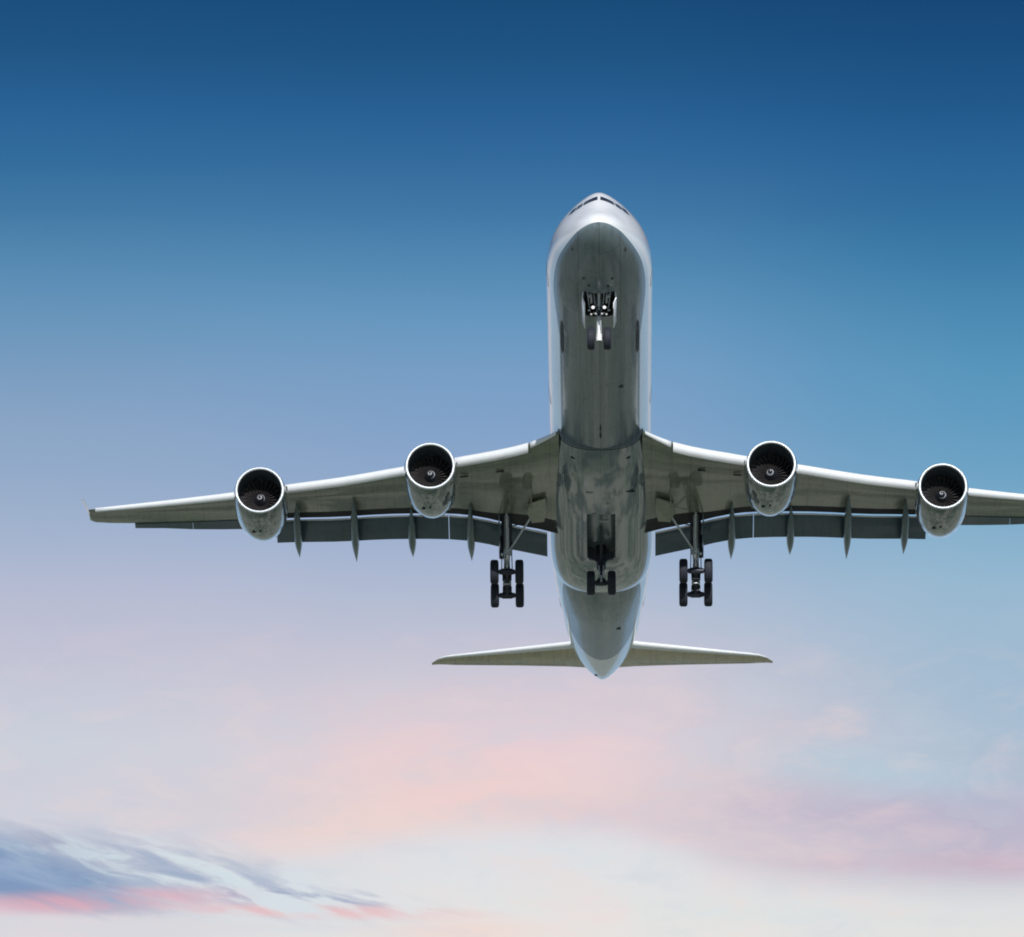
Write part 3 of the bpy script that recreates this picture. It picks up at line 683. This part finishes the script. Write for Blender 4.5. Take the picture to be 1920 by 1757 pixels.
# ---- wheels and landing gear
def wheel_geo(c, rad, wd, g=None):
    g = g or G(); c = Vector(c); h = wd/2
    prof = [(-h*.55, rad*.52), (-h*.92, rad*.60), (-h, rad*.78), (-h*.88, rad*.93), (-h*.6, rad*.985)]
    for i in range(4):     # tread ribs
        t0 = -h*.55+i*h*.29; prof += [(t0, rad), (t0+h*.23, rad), (t0+h*.245, rad*.985), (t0+h*.285, rad*.985)]
    prof += [(h*.6, rad*.985), (h*.88, rad*.93), (h, rad*.78), (h*.92, rad*.60), (h*.55, rad*.52)]
    g.lathe(c, (1, 0, 0), prof, 0, 40)
    for sg in (-1, 1):
        g.lathe(c, (sg, 0, 0), [(h*.55, rad*.53), (h*.62, rad*.5), (h*.3, rad*.42), (h*.35, rad*.2), (h*.6, rad*.14), (h*.62, .001)], 1, 28)
    return g
def wheel(c, rad, wd, parent): return mk('wheel', wheel_geo(c, rad, wd), ['tyre', 'hub'], parent, c, 30)
# nose gear
NW = (-.03, 6.9, -4.60)
g = G()
g.tube((-.03, 6.55, -2.0), (-.03, 6.72, -3.30), .16, .15, 0); g.tube((-.03, 6.70, -3.2), (-.03, 6.74, -3.42), .20, .2, 1)
g.tube((-.03, 6.73, -3.4), (-.03, 6.86, -4.45), .12, .12, 3); g.tube((-.03, 6.84, -4.36), (-.03, 6.92, -4.72), .15, .17, 3)
g.tube((-.46, 6.9, -4.6), (.40, 6.9, -4.6), .085, .085, 1)
for sx in (-1, 1): g.path([(-.03+sx*.1, 6.6, -3.3), (-.03+sx*.07, 6.42, -3.75), (-.03+sx*.1, 6.75, -4.35)], .04, 0)
g.tube((-.03-.55, 6.0, -2.35), (-.03, 6.6, -3.2), .05, .05, 1); g.tube((-.03+.55, 6.0, -2.35), (-.03, 6.6, -3.2), .05, .05, 1)
g.tube((-.03, 5.3, -2.3), (-.03, 6.55, -3.1), .07, .07, 0)
g.box((-.03, 6.4, -3.02), (.30, .05, .045), 1); g.box((-.03, 6.45, -3.32), (.26, .05, .04), 1)
for sx in (-1, 1): g.tube((-.03+sx*.14, 6.5, -3.36), (-.03+sx*.30, 6.4, -3.36), .055, .05, 0); g.tube((-.03+sx*.22, 6.5, -2.55), (-.03+sx*.2, 6.52, -3.0), .025, mi=2)
for sx in (-1, 1):
    g.box((-.03+sx*.40, 6.2, -2.72), (.05, .3, .05), 0); g.box((-.03+sx*.46, 5.75, -2.66), (.10, .05, .10), 0)
    g.tube((-.03+sx*.62, 5.5, -2.5), (-.03+sx*.5, 6.5, -3.0), .028, mi=0, n=8); g.tube((-.03+sx*.3, 5.4, -2.4), (-.03+sx*.2, 6.4, -2.95), .022, mi=0, n=8)
    g.box((-.03+sx*.52, 6.5, -3.16), (.07, .04, .035), 0); g.tube((-.03+sx*.1, 6.3, -3.0), (-.03+sx*.5, 6.35, -3.1), .022, mi=0, n=8)
ng = mk('nose_gear', g, ['strut', 'dstrut', 'chrome', 'white'], root, (-.03, 6.6, -2.6), 40)
for sx in (-1, 1):
    wheel((-.03+sx*.43, NW[1], NW[2]), .60, .40, ng)
    g = G(); g.lathe((-.045+sx*.30, 6.32, -3.08), (0, -1, -.06), [(-.12, .03), (0, .085), (.04, .10)], 0, 24); g.lathe((-.045+sx*.30, 6.32, -3.08), (0, -1, -.06), [(.02, .085), (.035, .001)], 1, 24)
    mk('landing_light', g, ['hub', 'lamp'], ng)
    for dx, dz in ((.16, -3.42), (.40, -3.45)):
        g = G(); g.lathe((-.04+sx*dx, 6.36, dz), (0, -1, -.06), [(-.08, .02), (0, .05), (.03, .058)], 0, 16); g.lathe((-.04+sx*dx, 6.36, dz), (0, -1, -.06), [(.015, .05), (.025, .001)], 1, 16)
        mk('taxi_light', g, ['hub', 'lampdim'], ng)
    g = G(); rg = []     # side doors hang open beside the bay
    for s_, zb in ((5.35, -3.25), (5.5, -3.5), (6.9, -3.62), (8.0, -3.55), (8.15, -3.3)):
        zt = skin_z(.82, s_)-.02
        rg.append([(-.02+sx*q, s_, z_) for q, z_ in ((.83, zt), (.87, zt), (.91, (zt+zb)/2), (.78, zb), (.74, zb), (.87, (zt+zb)/2))])
    g.loft(rg); mk('gear_door', g, ['white'], ng, angle=40)
# main gear (outboard legs)
def main_gear(sg):
    X0 = sg*5.31; B = Vector((X0, 38.95, -5.96)); til = R(23)
    fwd = Vector((0, -math.cos(til), math.sin(til)))
    A = B+fwd*.95; C_ = B-fwd*.95; top = Vector((X0+sg*.02, 37.35, -2.05))
    sh = B+Vector((0, 0, .35))
    g = G()
    k1 = top.lerp(sh, .62)
    g.tube(top, k1, .15, .15, 0); g.tube(top+Vector((sg*.20, 0, 0)), k1+Vector((sg*.17, 0, .1)), .11, .10, 1); g.tube(top+Vector((-sg*.19, 0, 0)), k1+Vector((-sg*.16, 0, .1)), .09, .08, 1); g.tube(k1-Vector((0, 0, -.1)), k1+Vector((0, .02, -.22)), .25, .25, 0)
    g.tube(k1, sh, .13, .13, 2); g.tube(sh+Vector((0, 0, .15)), B+Vector((0, 0, -.12)), .22, .24, 0); g.lathe(sh+Vector((0, -.16, .02)), (0, -1, .2), [(0, .17), (.12, .165), (.2, .12), (.24, .01)], 3, 20); g.tube(sh+Vector((-.24, -.14, -.22)), sh+Vector((.24, -.14, -.22)), .05, .05, 3)
    g.tube(A, C_, .16, .16, 1)
    for p in (A, C_): g.tube(p-Vector((.7, 0, 0)), p+Vector((.7, 0, 0)), .10, .10, 1); g.tube(p-Vector((.28, 0, 0)), p+Vector((.28, 0, 0)), .19, .19, 1); g.tube(p-Vector((.43, 0, 0)), p+Vector((.43, 0, 0)), .15, .15, 1)
    for t in (.25, .5, .75):
        p = A.lerp(C_, t); g.box(p, (.26 if t != .5 else .22, .11, .15), 1)
    # torque links in front of the piston, brake lines, pitch trimmer
    for sx in (-1, 1):
        g.path([k1+Vector((sx*.16, -.2, -.1)), k1.lerp(sh, .55)+Vector((sx*.12, -.5, 0)), sh+Vector((sx*.16, -.2, 0))], .05, 0)
        g.path([k1+Vector((sx*.3, -.15, .5)), k1+Vector((sx*.28, -.25, -.3)), sh+Vector((sx*.3, -.2, .2)), A+Vector((sx*.3, 0, .25))], .028, 1, 6)
        g.tube(sh+Vector((sx*.2, 0, .1)), A+Vector((sx*.33, .1, .12)), .045, .045, 0)
    g.tube(k1+Vector((sg*.26, -.1, .9)), k1+Vector((sg*.28, -.1, -.15)), .10, .12, 1); g.tube(k1+Vector((sg*.27, -.12, -.15)), k1+Vector((sg*.27, -.12, -.45)), .16, .16, 1)
    g.box(k1+Vector((sg*.27, -.24, -.3)), (.07, .04, .08), 0)
    g.tube(top+Vector((-sg*.28, 0, .1)), k1+Vector((-sg*.22, 0, .3)), .075, .075, 1)
    g.tube(top+Vector((0, -.25, -.3)), k1+Vector((0, -.26, .2)), .06, .06, 0)
    # side stay running inboard to the wing root
    g.tube((X0-sg*1.45, 36.6, -2.75), (X0-sg*.15, 38.15, -4.25), .06, .055, 0)
    g.tube((X0-sg*1.0, 37.0, -3.1), (X0-sg*.1, 37.7, -3.0), .03, .03, 1)
    o = mk('main_gear', g, ['strut', 'dstrut', 'chrome', 'white'], root, tuple(top), 40)
    for p in (A, C_):
        for sx in (-1, 1): wheel(tuple(p+Vector((sx*.70, 0, 0))), .69, .47, o)
    g = G()              # leg door, edge-on outboard of the strut
    pts = [(.40, 36.9, -2.55), (.44, 38.0, -2.6), (.40, 38.4, -4.35), (.34, 37.6, -4.3)]
    g.loft([[(X0+sg*x, s_, z) for x, s_, z in pts], [(X0+sg*(x+.05), s_, z) for x, s_, z in pts]])
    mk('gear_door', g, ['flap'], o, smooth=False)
    g = G()              # dark well in the wing root behind the rear spar
    return o
for sg in (-1, 1): main_gear(sg)
# centre gear
g = G(); CX = -.01; cb = Vector((CX, 40.7, -5.27))
g.tube((CX, 41.2, -2.9), (CX, 40.95, -4.3), .30, .26, 1); g.tube((CX, 40.95, -4.3), cb, .17, .17, 1); g.tube(cb+Vector((0, 0, .3)), cb-Vector((0, 0, .1)), .22, .25, 1); g.tube(cb+Vector((0, -.24, .35)), cb+Vector((0, -.26, -.02)), .07, .07, 0)
g.tube(cb-Vector((.55, 0, 0)), cb+Vector((.55, 0, 0)), .10, .10, 1); g.tube(cb-Vector((.33, 0, 0)), cb+Vector((.33, 0, 0)), .16, .16, 1)
for sx in (-1, 1):
    g.tube((CX+sx*.62, 41.0, -3.35), (CX+sx*.05, 40.95, -4.1), .085, .08, 1)
    g.path([(CX+sx*.13, 40.75, -4.2), (CX+sx*.11, 40.4, -4.7), (CX+sx*.14, 40.6, -5.15)], .045, 0)
    g.box((CX+sx*.6, 41.0, -3.5), (.10, .12, .22), 1)
g.box((CX, 41.0, -3.62), (.5, .1, .14), 1)
g.tube((CX, 38.2, -2.8), (CX, 40.7, -3.9), .06, .06, 1)
cg = mk('center_gear', g, ['strut', 'dstrut', 'chrome'], root, (CX, 41.1, -3.2), 40)
for sx in (-1, 1): wheel((CX+sx*.59, 40.7, -5.27), .69, .47, cg)
